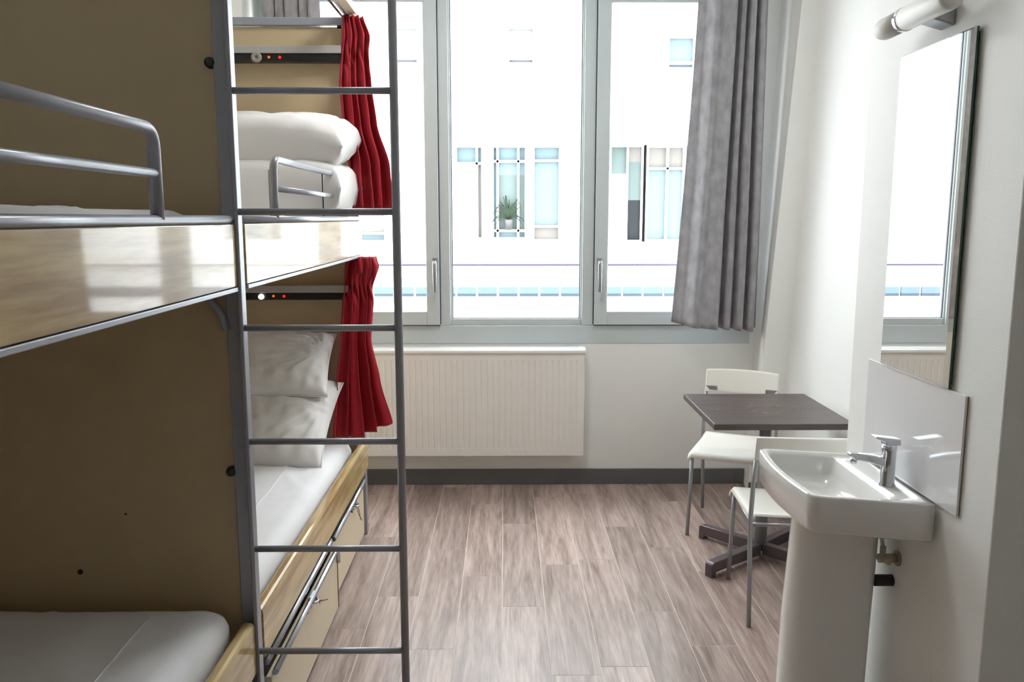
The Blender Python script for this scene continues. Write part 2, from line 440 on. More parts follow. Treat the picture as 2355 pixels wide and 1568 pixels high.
def fwin(a, b, z0, z1, split=None, t=0.035):
    bm = B(); y0, y1 = YB+0.10, YB+0.16
    box(bm, a, a+t, y0, y1, z0, z1); box(bm, b-t, b, y0, y1, z0, z1); box(bm, a+t, b-t, y0, y1, z0, z0+t); box(bm, a+t, b-t, y0, y1, z1-t, z1)
    for s in (split or []):
        if s[0] == 'v': box(bm, s[1]-t/2, s[1]+t/2, y0, y1, z0+t, z1-t)
        else: box(bm, a+t, b-t, y0, y1, s[1]-t/2, s[1]+t/2)
    return obj('window', bm, M['facadeframe'], fac)
def fpane(wn, a, b, z0, z1, m, y=0.18):
    obj('pane', bx(a, b, YB+y, YB+y+0.02, z0, z1), M[m], wn)
w0 = fwin(*wins[0], [('h', 1.42)]); fpane(w0, -2.35, -1.72, 1.42, 2.68, 'facadeblind'); fpane(w0, -2.35, -1.72, 1.29, 1.42, 'facadeglass')
w1 = fwin(*wins[1], [('v', -0.40), ('h', 2.42)]); fpane(w1, -0.72, -0.40, 1.33, 2.42, 'facade'); fpane(w1, -0.72, -0.30, 2.42, 2.68, 'facadeglass'); fpane(w1, -0.40, -0.30, 1.33, 2.42, 'facadeblind')
w2 = fwin(*wins[2], [('h', 2.45), ('h', 1.46), ('v', -0.10), ('v', 0.2)])
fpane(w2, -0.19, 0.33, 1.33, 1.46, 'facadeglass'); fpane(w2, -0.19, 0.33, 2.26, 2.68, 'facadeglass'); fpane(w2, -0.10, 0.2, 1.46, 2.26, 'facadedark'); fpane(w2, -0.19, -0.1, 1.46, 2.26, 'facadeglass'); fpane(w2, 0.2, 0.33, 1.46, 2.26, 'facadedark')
w3 = fwin(*wins[3], [('h', 1.52), ('h', 2.46)])
fpane(w3, 0.40, 0.82, 1.52, 2.68, 'facadeglass'); fpane(w3, 0.40, 0.82, 1.30, 1.52, 'facadeblind')
w4 = fwin(*wins[4], [('v', 1.78)], t=0.025)
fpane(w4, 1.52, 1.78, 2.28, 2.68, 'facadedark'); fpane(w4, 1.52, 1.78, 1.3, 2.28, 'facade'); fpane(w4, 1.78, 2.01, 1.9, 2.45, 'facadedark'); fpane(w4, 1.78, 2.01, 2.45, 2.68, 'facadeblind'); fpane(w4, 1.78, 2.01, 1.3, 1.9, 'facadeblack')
w5 = fwin(*wins[5], [('v', 2.36), ('h', 2.35)])
fpane(w5, 2.05, 2.36, 1.3, 2.35, 'facadeglass'); fpane(w5, 2.36, 2.62, 1.3, 2.35, 'facadeglass'); fpane(w5, 2.05, 2.62, 2.35, 2.68, 'facadeblind')
for a, b, z0, z1 in tops:
    wn = fwin(a, b, z0, z1, [('h', z0+0.1)], t=0.04); fpane(wn, a, b, z0, z1, 'facadepale' if a < 2 else 'facadeglass')
obj('ledge', bx(-12, 12, YB-0.12, YB, 2.70, 2.74), M['facade'], fac)
obj('ledge', bx(-12, 12, YB-0.16, YB, 0.99, 1.03), M['facade'], fac)
obj('ledge_flashing', bx(-12, 12, YB-0.165, YB, 0.962, 0.99), M['facadeledge'], fac)
for k in range(-22, 23):
    x = -0.69 + 0.303*k
    if abs(x) > 5: continue
    bk = obj('glass_block', bx(x, x+0.272, YB-0.03, YB, 0.545, 0.645), M['glassblock'], fac)
    obj('glass_block_foot', bx(x, x+0.272, YB-0.032, YB, 0.51, 0.55), M['glassblockdark'], bk)
# pot plant behind the second pane
bm = B(); rr = random.Random(3)
for i in range(46):
    a = rr.uniform(0, 2*PI); l = rr.uniform(0.15, 0.34); p = Vector((0.06, YB+0.155, 1.62))
    q = p + Vector((math.cos(a)*l*0.6, -0.0, abs(math.sin(a))*l*1.1)); q2 = q + Vector((math.cos(a)*0.07, 0, -0.10))
    tube(bm, [p, (p+q)/2+Vector((0, 0, 0.04)), q, q2], [0.004, 0.008, 0.006, 0.001], seg=4)
bmp = B(); lathe(bmp, [(0.05, 1.47), (0.07, 1.60), (0.07, 1.62)], (0.06, YB+0.17*0+0.09, 0))
pp = thing('potted_plant', 'dark palm-like plant seen in a window of the building across', 'plant', (0.06, YB+0.09, 1.47))
bmesh.ops.translate(bm, verts=bm.verts, vec=(0, -0.065, 0))
obj('foliage', bm, M['leaf'], pp); obj('pot', bmp, M['darksteel'], pp)
g = obj('courtyard', bx(-12, 12, 5.3, YB, -5.1, -5.0), M['ground']); g['kind'] = 'structure'

# ------------------------------------------------------------------ radiator
rad = thing('radiator', 'white ribbed panel radiator on the wall under the window', 'radiator', (-0.23, 4.87, 0.215))
rx0, rx1, ry, rz0, rz1 = -0.95, 0.478, 4.86, 0.215, 0.852
bm = B()
nr = 38; pit = (rx1-rx0-0.06)/nr
xs = [rx0, rx0+0.03]; ds = [0, 0]
for i in range(nr):
    b0 = rx0+0.03+i*pit
    xs += [b0+pit*0.30, b0+pit*0.42, b0+pit*0.60, b0+pit*0.72]; ds += [0, 0.0036, 0.0036, 0]
xs += [rx1]; ds += [0]
zs = [rz0, rz0+0.035, rz0+0.047, rz1-0.060, rz1-0.048, rz1]; zd = [0, 0, 1, 1, 0, 0]
vs = [[bm.verts.new((x, ry + d*f, z)) for z, f in zip(zs, zd)] for x, d in zip(xs, ds)]
for i in range(len(xs)-1):
    for j in range(len(zs)-1): bm.faces.new((vs[i][j], vs[i+1][j], vs[i+1][j+1], vs[i][j+1]))
box(bm, rx0, rx1, ry+0.012, ry+0.016, rz0, rz1); box(bm, rx0, rx1, ry, ry+0.014, rz0-0.004, rz0); 
obj('front_panel', bm, M['radiator'], rad)
obj('back_panel', bx(rx0, rx1, 4.925, 4.937, rz0, rz1), M['radiator'], rad)
obj('side_cover', bx(rx1-0.002, rx1+0.004, ry+0.004, 4.94, rz0+0.02, rz1), M['radiator'], rad, bevel=0.002)
bm = B()   # top grille: rim and cross bars with real slots between
prism(bm, [(ry-0.010, rz1-0.004), (ry-0.010, rz1+0.010), (ry+0.004, rz1+0.026), (ry+0.014, rz1+0.026), (ry+0.014, rz1-0.004)], rx0, rx1+0.008, 'x'); box(bm, rx0, rx1+0.008, 4.925, 4.94, rz1, rz1+0.025); box(bm, rx1-0.03, rx1+0.008, ry+0.014, 4.925, rz1, rz1+0.025)
box(bm, rx0, rx1-0.03, 4.892, 4.900, rz1, rz1+0.024)
x = rx0
while x < rx1-0.03:
    box(bm, x, x+0.008, ry+0.013, 4.926, rz1+0.008, rz1+0.022); x += 0.0155
obj('top_grille', bm, M['radtop'], rad)
for x in (-0.7, 0.2): obj('wall_bracket', bx(x, x+0.04, 4.938, 4.9625, 0.3, 0.8), M['darksteel'], rad)

# ------------------------------------------------------------------ curtains
def drape(rows, nf, amp_dir, seed, nu=120, hem=None, pinch=None):
    """rows: (z, x0, y0, x1, y1, amp). folds run down; amp_dir displacement direction"""
    rnd = random.Random(seed)
    ks = [(nf, 1.0, rnd.uniform(0, 6)), (nf*1.9, 0.35, rnd.uniform(0, 6)), (nf*0.55, 0.5, rnd.uniform(0, 6))]
    rows = sorted(rows, key=lambda r: -r[0]); zt, zb = rows[0][0], rows[-1][0]
    d = Vector(amp_dir)
    def at(z):
        for a, b in zip(rows[:-1], rows[1:]):
            if z >= b[0]-1e-6:
                t = (a[0]-z)/(a[0]-b[0]); t = min(max(t, 0), 1); t = t*t*(3-2*t)*0.5 + t*0.5
                return [a[k]*(1-t)+b[k]*t for k in range(6)]
        return list(rows[-1])
    def f(u, v):
        z = zt + (zb-zt)*v
        _, x0, y0, x1, y1, am = at(z)
        uu = u + 0.018*math.sin(2*PI*(u*nf*0.5+v*0.6+seed))
        s = sum(w_*math.sin(2*PI*k_*uu + p_ + 0.35*math.sin(3*v+p_)) for k_, w_, p_ in ks)/1.6
        # pointed folds
        s = math.copysign(abs(s)**0.8, s)
        p = Vector((x0+(x1-x0)*u, y0+(y1-y0)*u, z)) + d*(am*s*1.25)
        p += Vector(((x1-x0), (y1-y0), 0)).normalized()*(am*0.35*math.cos(2*PI*nf*uu))
        if pinch:
            near_ = math.exp(-((z-pinch)/0.07)**2)
            p += d*(near_*(0.010*math.sin(2*PI*nf*2.6*u+z*60)+0.008*mnoise.noise(Vector((u*14, z*30, seed)))))
            head = max(0, (z-pinch-0.03)/0.15); p += d*(0.008*head*math.sin(2*PI*nf*3.1*u+seed))
        if hem: p.z += hem(u)*v**6
        else: p.z += 0.006*s*v**8
        return p
    bm = grid(B(), nu, 60, f)
    return bm
def cloth(name, bm, m, root, thick=0.003):
    o = obj(name, bm, m, root, smooth=True)
    s = o.modifiers.new('solid', 'SOLIDIFY'); s.thickness = thick; s.offset = 0
    return o
cr = thing('window_curtain', 'long grey velvet curtain hanging at the right side of the window', 'curtain', (1.28, 4.80, 1.0), group='grey window curtains')
FOLD = [(0, -0.3), (0.10, 0.1), (0.20, 0.95), (0.235, 1.0), (0.30, 0.72), (0.40, 0.70), (0.47, 0.78), (0.50, 0.4), (0.52, -0.5), (0.545, -0.55), (0.58, 0.35), (0.61, 0.5), (0.64, 0.2), (0.66, -0.5), (0.68, -0.55),
        (0.715, 0.35), (0.76, 0.6), (0.785, 0.1), (0.80, -0.5), (0.82, -0.4), (0.85, 0.5), (0.89, 0.65), (0.925, 0.1), (0.95, -0.7), (1.0, -1.0)]
def foldfn(u):
    for (a, x), (b, y) in zip(FOLD[:-1], FOLD[1:]):
        if u <= b+1e-9:
            t = (u-a)/(b-a); t = t*t*(3-2*t)*0.6+0.4*t
            return x+(y-x)*t
    return FOLD[-1][1]
def rc(u, v):
    z = 3.0 - 2.0*v
    lx = 1.095 - 0.105*(v**1.25); rx = 1.50 + 0.012*v
    s = foldfn(min(1, max(0, u + 0.006*math.sin(5*v+u*9))))
    am = 0.058 + 0.014*v
    hemz = (0.035*(1-u)**2 - 0.012*u - 0.008*s)*v**8
    return (lx+(rx-lx)*u + 0.006*s, 4.815 - am*s - 0.004*math.sin(6*v+4*u), z+hemz)
bm = grid(B(), 200, 50, rc)
cloth('cloth', bm, M['velvet'], cr, 0.005)
for i in range(9): obj('hook', tb([(1.11+i*0.045, 4.81, 3.0), (1.11+i*0.045, 4.81, 3.05)], 0.005, 6), M['handle'], cr)
cq = thing('window_curtain', 'grey velvet curtain at the left side of the window behind the bunk', 'curtain', (-1.2, 4.80, 1.0), group='grey window curtains')
bm = drape([(3.0, -1.365, 4.82, -1.035, 4.80, 0.03), (1.0, -1.37, 4.82, -1.0, 4.80, 0.035)], 5, (0, -1, 0), 5)
cloth('cloth', bm, M['velvet'], cq, 0.005)
for i in range(8): obj('hook', tb([(-1.35+i*0.045, 4.81, 3.0), (-1.35+i*0.045, 4.81, 3.05)], 0.005, 6), M['handle'], cq)
rl = obj('curtain_rail', bx(XL+0.4, 1.5, 4.785, 4.835, 3.05, 3.09), M['handle'], origin=(0, 4.81, 3.05), bevel=0.003)
tag(rl, 'straight ceiling-height curtain rail above the window', 'rail')
bm2 = None

# ------------------------------------------------------------------ bunk beds
XO = -0.72            # outer face of the side boards
YA = 2.25             # partition between the two bunks
YE = 4.12             # far end panel
far = thing('bunk_bed', 'far two-tier bunk with ladder, tan end panel and beech side boards by the window', 'bunk bed', (-1.25, 3.2, 0), group='two-tier bunk beds')
near = thing('bunk_bed', 'nearest two-tier bunk at the left edge behind the tall tan partition', 'bunk bed', (-1.25, 1.3, 0), group='two-tier bunk beds')
def P(name, bm, m, par, bevel=0.0, smooth=False, label=None, seg=2):
    return obj(name, bm, M[m], par, bevel=bevel, smooth=smooth, label=label, seg=seg)
def board(par, y0, y1, z0, z1, lower):
    if lower:
        pts = [(XO-0.035, z0), (XO-0.006, z0), (XO, z0+0.008), (XO, z1-0.012), (XO-0.004, z1-0.003), (XO-0.012, z1), (XO-0.027, z1), (XO-0.035, z1-0.006)]
        P('side_board', prism(B(), pts, y0, y1, 'y'), 'beech', par)
    else:
        P('side_board', bx(XO-0.022, XO, y0, y1, z0, z1), 'beech', par, bevel=0.002)
def tier(par, y0, y1):
    # upper tier
    board(par, y0, y1, 1.466, 1.632, False)
    P('side_rail', tb([(XO-0.012, y0, 1.644), (XO-0.012, y1, 1.644)], 0.0115), 'steel', par)
    P('side_rail', bx(XO-0.03, XO+0.003, y0, y1, 1.452, 1.464), 'steel', par, bevel=0.002)
    # lower tier
    board(par, y0, y1, 0.338, 0.5, True)
    P('side_rail', bx(XO-0.045, XO-0.014, y0, y1, 0.31, 0.337), 'darksteel', par, bevel=0.002)
    # slatted bases
    for zb in (0.40, 1.54):
        P('bed_base', bx(XL+0.01, XO-0.04, y0+0.005, y1-0.005, zb, zb+0.02), 'drawer', par)
tier(near, 0.30, 2.218)
tier(far, 2.305, 4.195)
# tall partition and its post
P('end_panel', bx(XL+0.005, -0.767, YA+0.012, YA+0.03, 0.12, 2.56), 'panel', near)
P('post', bx(-0.766, -0.724, YA, YA+0.045, 0, 2.62), 'steel', near, bevel=0.004)
P('post', bx(-0.766, -0.724, 0.25, 0.295, 0, 2.62), 'steel', near, bevel=0.004)
P('post', bx(XL+0.005, XL+0.05, 0.25, 0.295, 0, 2.62), 'steel', near, bevel=0.004)
P('end_panel', bx(XL+0.05, -0.767, 0.262, 0.28, 0.12, 1.5), 'panel', near)
P('top_bar', bx(XL+0.005, -0.766, YA, YA+0.04, 2.575, 2.61), 'steel', near, bevel=0.003)
for z in (2.053, 0.939):
    P('panel_clip', lathe(B(), [(0.001, YA-0.004), (0.013, YA-0.003), (0.015, YA+0.011)], (-0.775, 0, z), axis=1, seg=14), 'darksteel', near)
P('screw_hole', lathe(B(), [(0.008, YA+0.0105), (0.008, YA+0.013)], (-1.228, 0, 0.637), axis=1, seg=12), 'black', near)
P('screw_hole', lathe(B(), [(0.003, YA+0.0105), (0.003, YA+0.013)], (-1.085, 0, 0.811), axis=1, seg=10), 'black', near)
# corner brace under the upper tier
P('corner_brace', tb([(-0.835, YA-0.01, 1.452), (-0.80, YA-0.008, 1.425), (-0.775, YA-0.006, 1.385), (-0.765, YA-0.005, 1.345)], 0.0105), 'steel', near)
# guard rails
def guard(par, ya, yb, yc, end_cap=False):
    """upright at ya, rails run to yb"""
    s = 1 if yb > ya else -1
    x = XO-0.012
    up = [(x, ya, 1.645), (x, ya, 1.78)] + arc((x, ya, 1.79), (x, ya, 1.834), (x, ya+s*0.05, 1.834)) + [(x, yb, 1.834)]
    P('guard_rail', tb(up, 0.0125), 'steel', par)
    P('guard_rail', tb([(x, ya, 1.741), (x, yb, 1.741)], 0.010), 'steel', par)
    P('guard_flat', bx(x-0.016, x+0.008, ya-0.006, ya+0.006, 1.652, 1.80), 'steel', par, bevel=0.003)
    if end_cap:
        for z in (1.834, 1.741):
            P('rail_sleeve', tb([(x, yb-0.02, z), (x, yb+0.07, z)], 0.017), 'black', par)
        P('baluster', tb([(x, 3.37, 1.652), (x, 3.37, 1.83)], 0.003, 8), 'darksteel', par)
    else:
        P('guard_rail', tb([(x, yb, 1.834), (x, yb, 1.645)], 0.0125), 'steel', par)
guard(near, 1.765, 0.75, 0)
guard(far, 2.66, 4.06, 0, True)
# far end: panel, post, top bar
P('end_panel', bx(XL+0.005, -0.767, YE, YE+0.018, 0.12, 2.551), 'panel', far)
P('top_bar', bx(XL+0.005, -0.765, YE-0.02, YE+0.02, 2.556, 2.592), 'steel', far, bevel=0.003)
P('panel_spacer', bx(-0.80, -0.78, YE, YE+0.015, 2.544, 2.558), 'black', far)
P('post', bx(-0.766, -0.724, YE-0.005+0.02, YE+0.06, 0, 2.60), 'steel', far, bevel=0.004)
P('post', bx(XL+0.005, XL+0.045, YE+0.015, YE+0.06, 0, 2.60), 'steel', far, bevel=0.004)
# canopy board along the top; cream colour stands in for its glossy reflection
P('canopy_board', bx(-0.765, -0.70, 2.31, 4.20, 2.603, 2.64), 'drawer', far, bevel=0.004)
P('canopy_board', bx(-0.765, -0.70, 0.25, 2.29, 2.625, 2.662), 'drawer', near, bevel=0.004)
P('canopy_rail', tb([(-0.775, 2.31, 2.60), (-0.775, 4.14, 2.60)], 0.006), 'darksteel', far)
P('curtain_track', tb([(-0.742, 2.31, 2.594), (-0.742, 4.18, 2.594)], 0.005), 'rod', far)
# ladder standing out from the bunk
lad = P('ladder', tb([(-0.2905, 2.235, 0.0), (-0.2905, 2.235, 2.75)], 0.0115, 14), 'steel', far)
obj('stile', bx(-0.7235, -0.7115, 2.222, 2.262, 0.0, 2.75), M['steel'], lad, bevel=0.004, seg=3)
obj('stile_cap', tb([(-0.7125, 2.235, 2.75), (-0.2905, 2.235, 2.75)], 0.0115, 12), M['steel'], lad)
for z in (0.09, 0.404, 0.716, 1.031, 1.351, 1.665, 1.979, 2.293, 2.607):
    obj('rung', tb([(-0.7125, 2.235, z), (-0.2905, 2.235, z)], 0.0092, 12), M['steel'], lad)
# shelves with reading lamp bars
def lampbar(z, lit):
    P('shelf', bx(XL+0.05, -0.772, YE-0.07, YE, z, z+0.035), 'shelf', far, bevel=0.002)
    bar = P('lamp_bar', bx(XL+0.05, -0.772, YE-0.06, YE, z-0.036, z-0.001), 'black', far, bevel=0.002)
    xs = (-1.172, -1.115, -1.064) if not lit else (-1.202, -1.142, -1.09)
    y = YE-0.06
    if lit:
        obj('reading_lamp', lathe(B(), [(0.013, y+0.002), (0.013, y-0.008), (0.008, y-0.012)], (xs[0], 0, z-0.02), axis=1), M['lampglow'], bar, label='lit white reading lamp')
    else:
        obj('knob', lathe(B(), [(0.024, y+0.002), (0.026, y-0.01), (0.020, y-0.014), (0.009, y-0.014), (0.007, y-0.004)], (xs[0], 0, z-0.019), axis=1), M['knob'], bar)
    obj('indicator_light', lathe(B(), [(0.006, y+0.001), (0.006, y-0.003)], (xs[1], 0, z-0.017), axis=1, seg=12), M['amberled'], bar, label='small amber indicator light')
    obj('indicator_light', lathe(B(), [(0.0065, y+0.001), (0.0065, y-0.003)], (xs[2], 0, z-0.018), axis=1, seg=12), M['redled'], bar, label='small red indicator light')
lampbar(2.418, False); lampbar(1.283, True)

# ------------------------------------------------------------------ under-bed drawers of the far bunk
def drawer(y0, y1, xf, label, loop):
    d = thing('storage_drawer', label, 'drawer', (xf-0.3, (y0+y1)/2, 0), group='storage drawers under the bunk')
    obj('front', bx(xf-0.018, xf, y0, y1, 0.02, 0.279 if loop else 0.298), M['drawer'], d, bevel=0.002)
    obj('side', bx(xf-0.7, xf-0.018, y0, y0+0.015, 0.02, 0.27), M['drawer'], d); obj('side', bx(xf-0.7, xf-0.018, y1-0.015, y1, 0.02, 0.27), M['drawer'], d)
    obj('bottom', bx(xf-0.7, xf-0.018, y0+0.015, y1-0.015, 0.02, 0.035), M['drawer'], d)
    for yy in (y0+0.05, y1-0.05):
        obj('wheel', tb([(xf-0.10, yy, 0.012), (xf-0.08, yy, 0.012)], 0.012), M['rubber'], d)
    r = 0.0095
    if loop:
        obj('top_tube', tb([(xf+0.008, y0+0.01, 0.288)] + [(xf+0.008, y1-0.04, 0.288)] + arc((xf+0.008, y1-0.04, 0.288), (xf+0.008, y1-0.006, 0.288), (xf+0.006, y1-0.006, 0.26))+[(xf+0.006, y1-0.006, 0.22)], r), M['rod'], d)
        obj('lid_bar', tb([(xf-0.017, y0+0.01, 0.321), (xf-0.017, y1-0.05, 0.321)] + arc((xf-0.017, y1-0.05, 0.321), (xf-0.017, y1-0.0, 0.321), (xf-0.06, y1-0.0, 0.318)) + [(xf-0.3, y1, 0.305)], 0.0105), M['rod'], d)
        obj('edge_strip', bx(xf, xf+0.003, y1-0.006, y1, 0.02, 0.28), M['tileedge'], d)
    else:
        obj('top_tube', tb([(xf+0.010, y0+0.01, 0.308), (xf+0.010, y1-0.03, 0.308)] + arc((xf+0.010, y1-0.03, 0.308), (xf+0.010, y1, 0.308), (xf-0.02, y1, 0.306)), r+0.001), M['rod'], d)
    ym = (y0+y1)/2 + (0.02 if loop else 0.12)
    # hasp with padlock staple and a few hanging wires
    bm = B(); box(bm, xf-0.004, xf+0.010, ym-0.03, ym+0.03, 0.262, 0.300)
    tube(bm, [(xf+0.010, ym-0.02, 0.275)]+arc((xf+0.02, ym-0.018, 0.275), (xf+0.034, ym, 0.275), (xf+0.02, ym+0.018, 0.275))+[(xf+0.010, ym+0.02, 0.275)], 0.004, 8)
    for dz in (0.292, 0.27): tube(bm, [(xf+0.006, ym-0.045, dz), (xf+0.006, ym+0.045, dz)], 0.0065, 8)
    h = obj('latch', bm, M['rod'], d)
    bm = B(); rn = random.Random(int(y0*100))
    for k in range(3 if loop else 2):
        y = ym + rn.uniform(-0.04, 0.04)
        l = 0.03 if loop else 0.09
        tube(bm, [(xf+0.012, y, 0.268), (xf+0.02, y+0.01, 0.268-l*0.5), (xf+0.022+0.01*k, y+0.02+0.02*k, 0.268-l)], 0.0015, 6)
    obj('wire_tie', bm, M['darksteel'], h)
    bm = B()
    tube(bm, [(xf+0.004, ym-0.09, 0.285), (xf+0.01, ym-0.09, 0.27)], 0.004, 8)
    obj('latch_pin', bm, M['black'], d)
drawer(2.31, 3.285, -0.705, 'cream storage drawer under the bunk, nearer of the two, with double steel tubes', True)
drawer(3.30, 4.10, -0.733, 'cream storage drawer under the bunk, farther of the two, beside the end post', False)

# ------------------------------------------------------------------ mattresses and pillows
def mattress_mesh(x0, x1, y0, y1, z0, z1, seed, r=0.05, wr=0.006, head=None):
    def f(u, v):
        # around the cross section u (left-bottom, left, top, right, right-bottom), along v
        W, H = x1-x0, z1-z0
        y = y0 + (y1-y0)*v
        endr = min(1.0, min(v, 1-v)/0.04); er = 1-math.sqrt(max(0, 1-(1-endr)**2))
        pts = [(x0+r*0.4, z0), (x0, z0+r*0.4), (x0, z1-r), (x0+r*0.3, z1-r*0.3), (x0+r, z1), (x1-r, z1), (x1-r*0.3, z1-r*0.3), (x1, z1-r), (x1, z0+r*0.4), (x1-r*0.4, z0)]
        lens = [0]
        for a, b in zip(pts[:-1], pts[1:]): lens.append(lens[-1]+math.hypot(b[0]-a[0], b[1]-a[1]))
        s = u*lens[-1]
        for i in range(len(pts)-1):
            if s <= lens[i+1]+1e-9:
                t = (s-lens[i])/(lens[i+1]-lens[i]); x = pts[i][0]*(1-t)+pts[i+1][0]*t; z = pts[i][1]*(1-t)+pts[i+1][1]*t; break
        z -= er*(H*0.4)*((z-z0)/H); x += (0.5*(x0+x1)-x)*er*0.04
        n = mnoise.noise(Vector((x*5+seed, y*2.2, z*5)))*wr*1.3 + mnoise.noise(Vector((x*16+seed, y*6, 0)))*wr*0.35
        q_ = mnoise.noise(Vector((x*2.1+seed, y*1.7+x*2.0, 4))); n += wr*0.8*math.exp(-(q_/0.035)**2)
        z += n; x += n*0.5
        return (x, y, z)
    bm = grid(B(), 70, 90, f)
    # close the ends
    bmesh.ops.holes_fill(bm, edges=[e for e in bm.edges if e.is_boundary], sides=0)
    return bm
def mattress(x0, x1, y0, y1, z0, z1, seed, label, seams=True):
    t = thing('mattress', label, 'mattress', ((x0+x1)/2, (y0+y1)/2, z0), group='bunk mattresses')
    m = mattress_mesh(x0, x1, y0, y1, z0, z1, seed)
    obj('sheet', m, M['sheet'], t, smooth=True)
    if seams:
        for xx in seams:
            pts = []
            for i in range(40):
                y = y0+0.10+(y1-y0-0.2)*i/39; X = xx+0.012*math.sin(i*0.12)
                zz_ = z1 + mnoise.noise(Vector((X*5+seed, y*2.2, z1*5)))*0.0078 + mnoise.noise(Vector((X*16+seed, y*6, 0)))*0.0021 + 0.0048*math.exp(-(mnoise.noise(Vector((X*2.1+seed, y*1.7+X*2.0, 4)))/0.035)**2)
                pts.append((X, y, zz_+0.0008))
            obj('seam', tb(pts, 0.0022, 6), M['sheet'], t)
    return t
m_low = mattress(-1.72, -0.77, 2.32, 4.06, 0.42, 0.545, 3, 'white sheeted mattress on the lower tier of the far bunk', seams=(-0.97, -1.20))
m_near = mattress(-1.72, -0.775, 0.35, 2.20, 0.42, 0.572, 8, 'greyish sheeted mattress at the bottom left on the near lower tier', seams=(-0.955,))
mattress(-1.72, -0.80, 0.35, 2.20, 1.56, 1.668, 12, 'mattress seen edge-on in the near upper tier, just above its rail', seams=None)
mattress(-1.72, -0.765, 2.32, 4.06, 1.56, 1.655, 15, 'mattress edge in the far upper tier under the big pillow', seams=None)

def pillow(name, label, a, b, h, loc, rot, seed, cat='pillow', n=2.6, m='pillow', ex=0.5, wr=1.0, piping=True):
    t = thing(name, label, cat, loc, local=True, group='white pillows on the bunks' if cat == 'pillow' else None)
    t.rotation_euler = rot
    bm = B()
    def shape(u, v, s):
        x, y = 2*u-1, 2*v-1
        e = (max(0, 1-abs(x)**n)*max(0, 1-abs(y)**n))**ex
        pinch = 1 - 0.055*(1-abs(y)**2)*abs(x)**4 ; pin2 = 1 - 0.055*(1-abs(x)**2)*abs(y)**4
        w_ = mnoise.noise(Vector((x*1.5+seed, y*1.5, s*2.0)))*0.12
        ca = math.atan2(y-0.2, x-0.9)        # creases fan out of a corner
        w_ += wr*0.045*math.sin(ca*22+seed+3*mnoise.noise(Vector((x*2, y*2, seed))))*abs(x)*(0.4+abs(y)) + wr*mnoise.noise(Vector((x*5+seed, y*4, s)))*0.05
        fold = 0.02*math.sin(9*x*y + seed + 6*abs(x))*abs(x*y)
        return (a*x*pinch, b*y*pin2, s*h*e*(1+w_*1.3) + h*fold + 0.003*s)
    N_ = 56
    for s in (1, -1): grid(bm, N_, N_, lambda u, v, s=s: shape(u, v, s))
    bmesh.ops.remove_doubles(bm, verts=bm.verts, dist=0.0001)
    # join the rims
    bmesh.ops.remove_doubles(bm, verts=[q for q in bm.verts if q.is_boundary], dist=0.0075)
    obj('pillowcase', bm, M[m], t, smooth=True)
    if not piping: return t
    pts = []      # hem piping around the rim
    for k in range(121):
        q = k/120*4; sd = int(q) % 4; f = q-int(q)
        u, v = [(f, 0), (1, f), (1-f, 1), (0, 1-f)][sd]
        p = shape(u, v, 0); pts.append(p)
    obj('piping', tb(pts, 0.0035, 6, caps=False), M[m], t)
    return t
# a (half width, x), b (half depth), h (half thickness)
pillow('pillow', 'lower white pillow of the two stacked on the lower bunk', 0.345, 0.27, 0.11, (-1.155, 3.80, 0.69), (math.radians(34), 0, math.radians(-3)), 2, wr=2.4)
pillow('pillow', 'upper white pillow leaning on the tan panel, atop the other', 0.33, 0.20, 0.085, (-1.17, 3.93, 0.95), (math.radians(40), math.radians(1), math.radians(3)), 9, wr=2.4)
pillow('pillow', 'plump white pillow on top of the folded bedding on the upper bunk', 0.42, 0.26, 0.125, (-1.10, 3.80, 1.985), (math.radians(8), 0, 0), 21, n=4.0, ex=0.36, wr=0.9, piping=False)
pillow('folded_duvet', 'folded white bedding under the plump pillow on the upper bunk', 0.42, 0.28, 0.125, (-1.105, 3.79, 1.78), (math.radians(2), 0, 0), 30, cat='bedding', n=7.0, ex=0.34, wr=0.8, piping=False)

# ------------------------------------------------------------------ red bunk curtains
def redcurtain(rows, label, loc, seed, hem=None, knot=None):
    t = thing('bunk_curtain', label, 'curtain', loc, group='dark red bunk curtains')
    bm = drape(rows, 4.3, (0.25, -0.97, 0), seed, nu=180, hem=hem, pinch=rows[2][0])
    cloth('cloth', bm, M['red'], t, 0.003)
    return t
c1 = redcurtain([(2.595, -0.765, 4.07, -0.675, 4.11, 0.020), (2.50, -0.765, 4.06, -0.648, 4.10, 0.035), (2.41, -0.775, 4.06, -0.650, 4.09, 0.026), (2.28, -0.78, 4.02, -0.640, 4.08, 0.035),
            (2.09, -0.772, 4.02, -0.617, 4.08, 0.035), (1.9, -0.752, 4.00, -0.563, 4.08, 0.04), (1.69, -0.738, 3.98, -0.553, 4.08, 0.04)],
           'gathered dark red curtain hanging beside the upper bunk', (-0.7, 4.1, 1.69), 1)
c2 = redcurtain([(1.458, -0.775, 4.05, -0.640, 4.11, 0.03), (1.41, -0.785, 4.05, -0.622, 4.08, 0.03), (1.31, -0.795, 4.05, -0.652, 4.07, 0.018), (1.24, -0.800, 4.03, -0.650, 4.07, 0.028), (1.05, -0.812, 4.0, -0.665, 4.06, 0.03),
            (0.85, -0.84, 3.98, -0.63, 4.07, 0.035), (0.562, -0.868, 3.97, -0.575, 4.08, 0.035)],
           'gathered dark red curtain hanging beside the lower bunk', (-0.72, 4.05, 0.56), 4, hem=lambda u: 0.0 if u < 0.55 else 0.06*((u-0.55)/0.45))

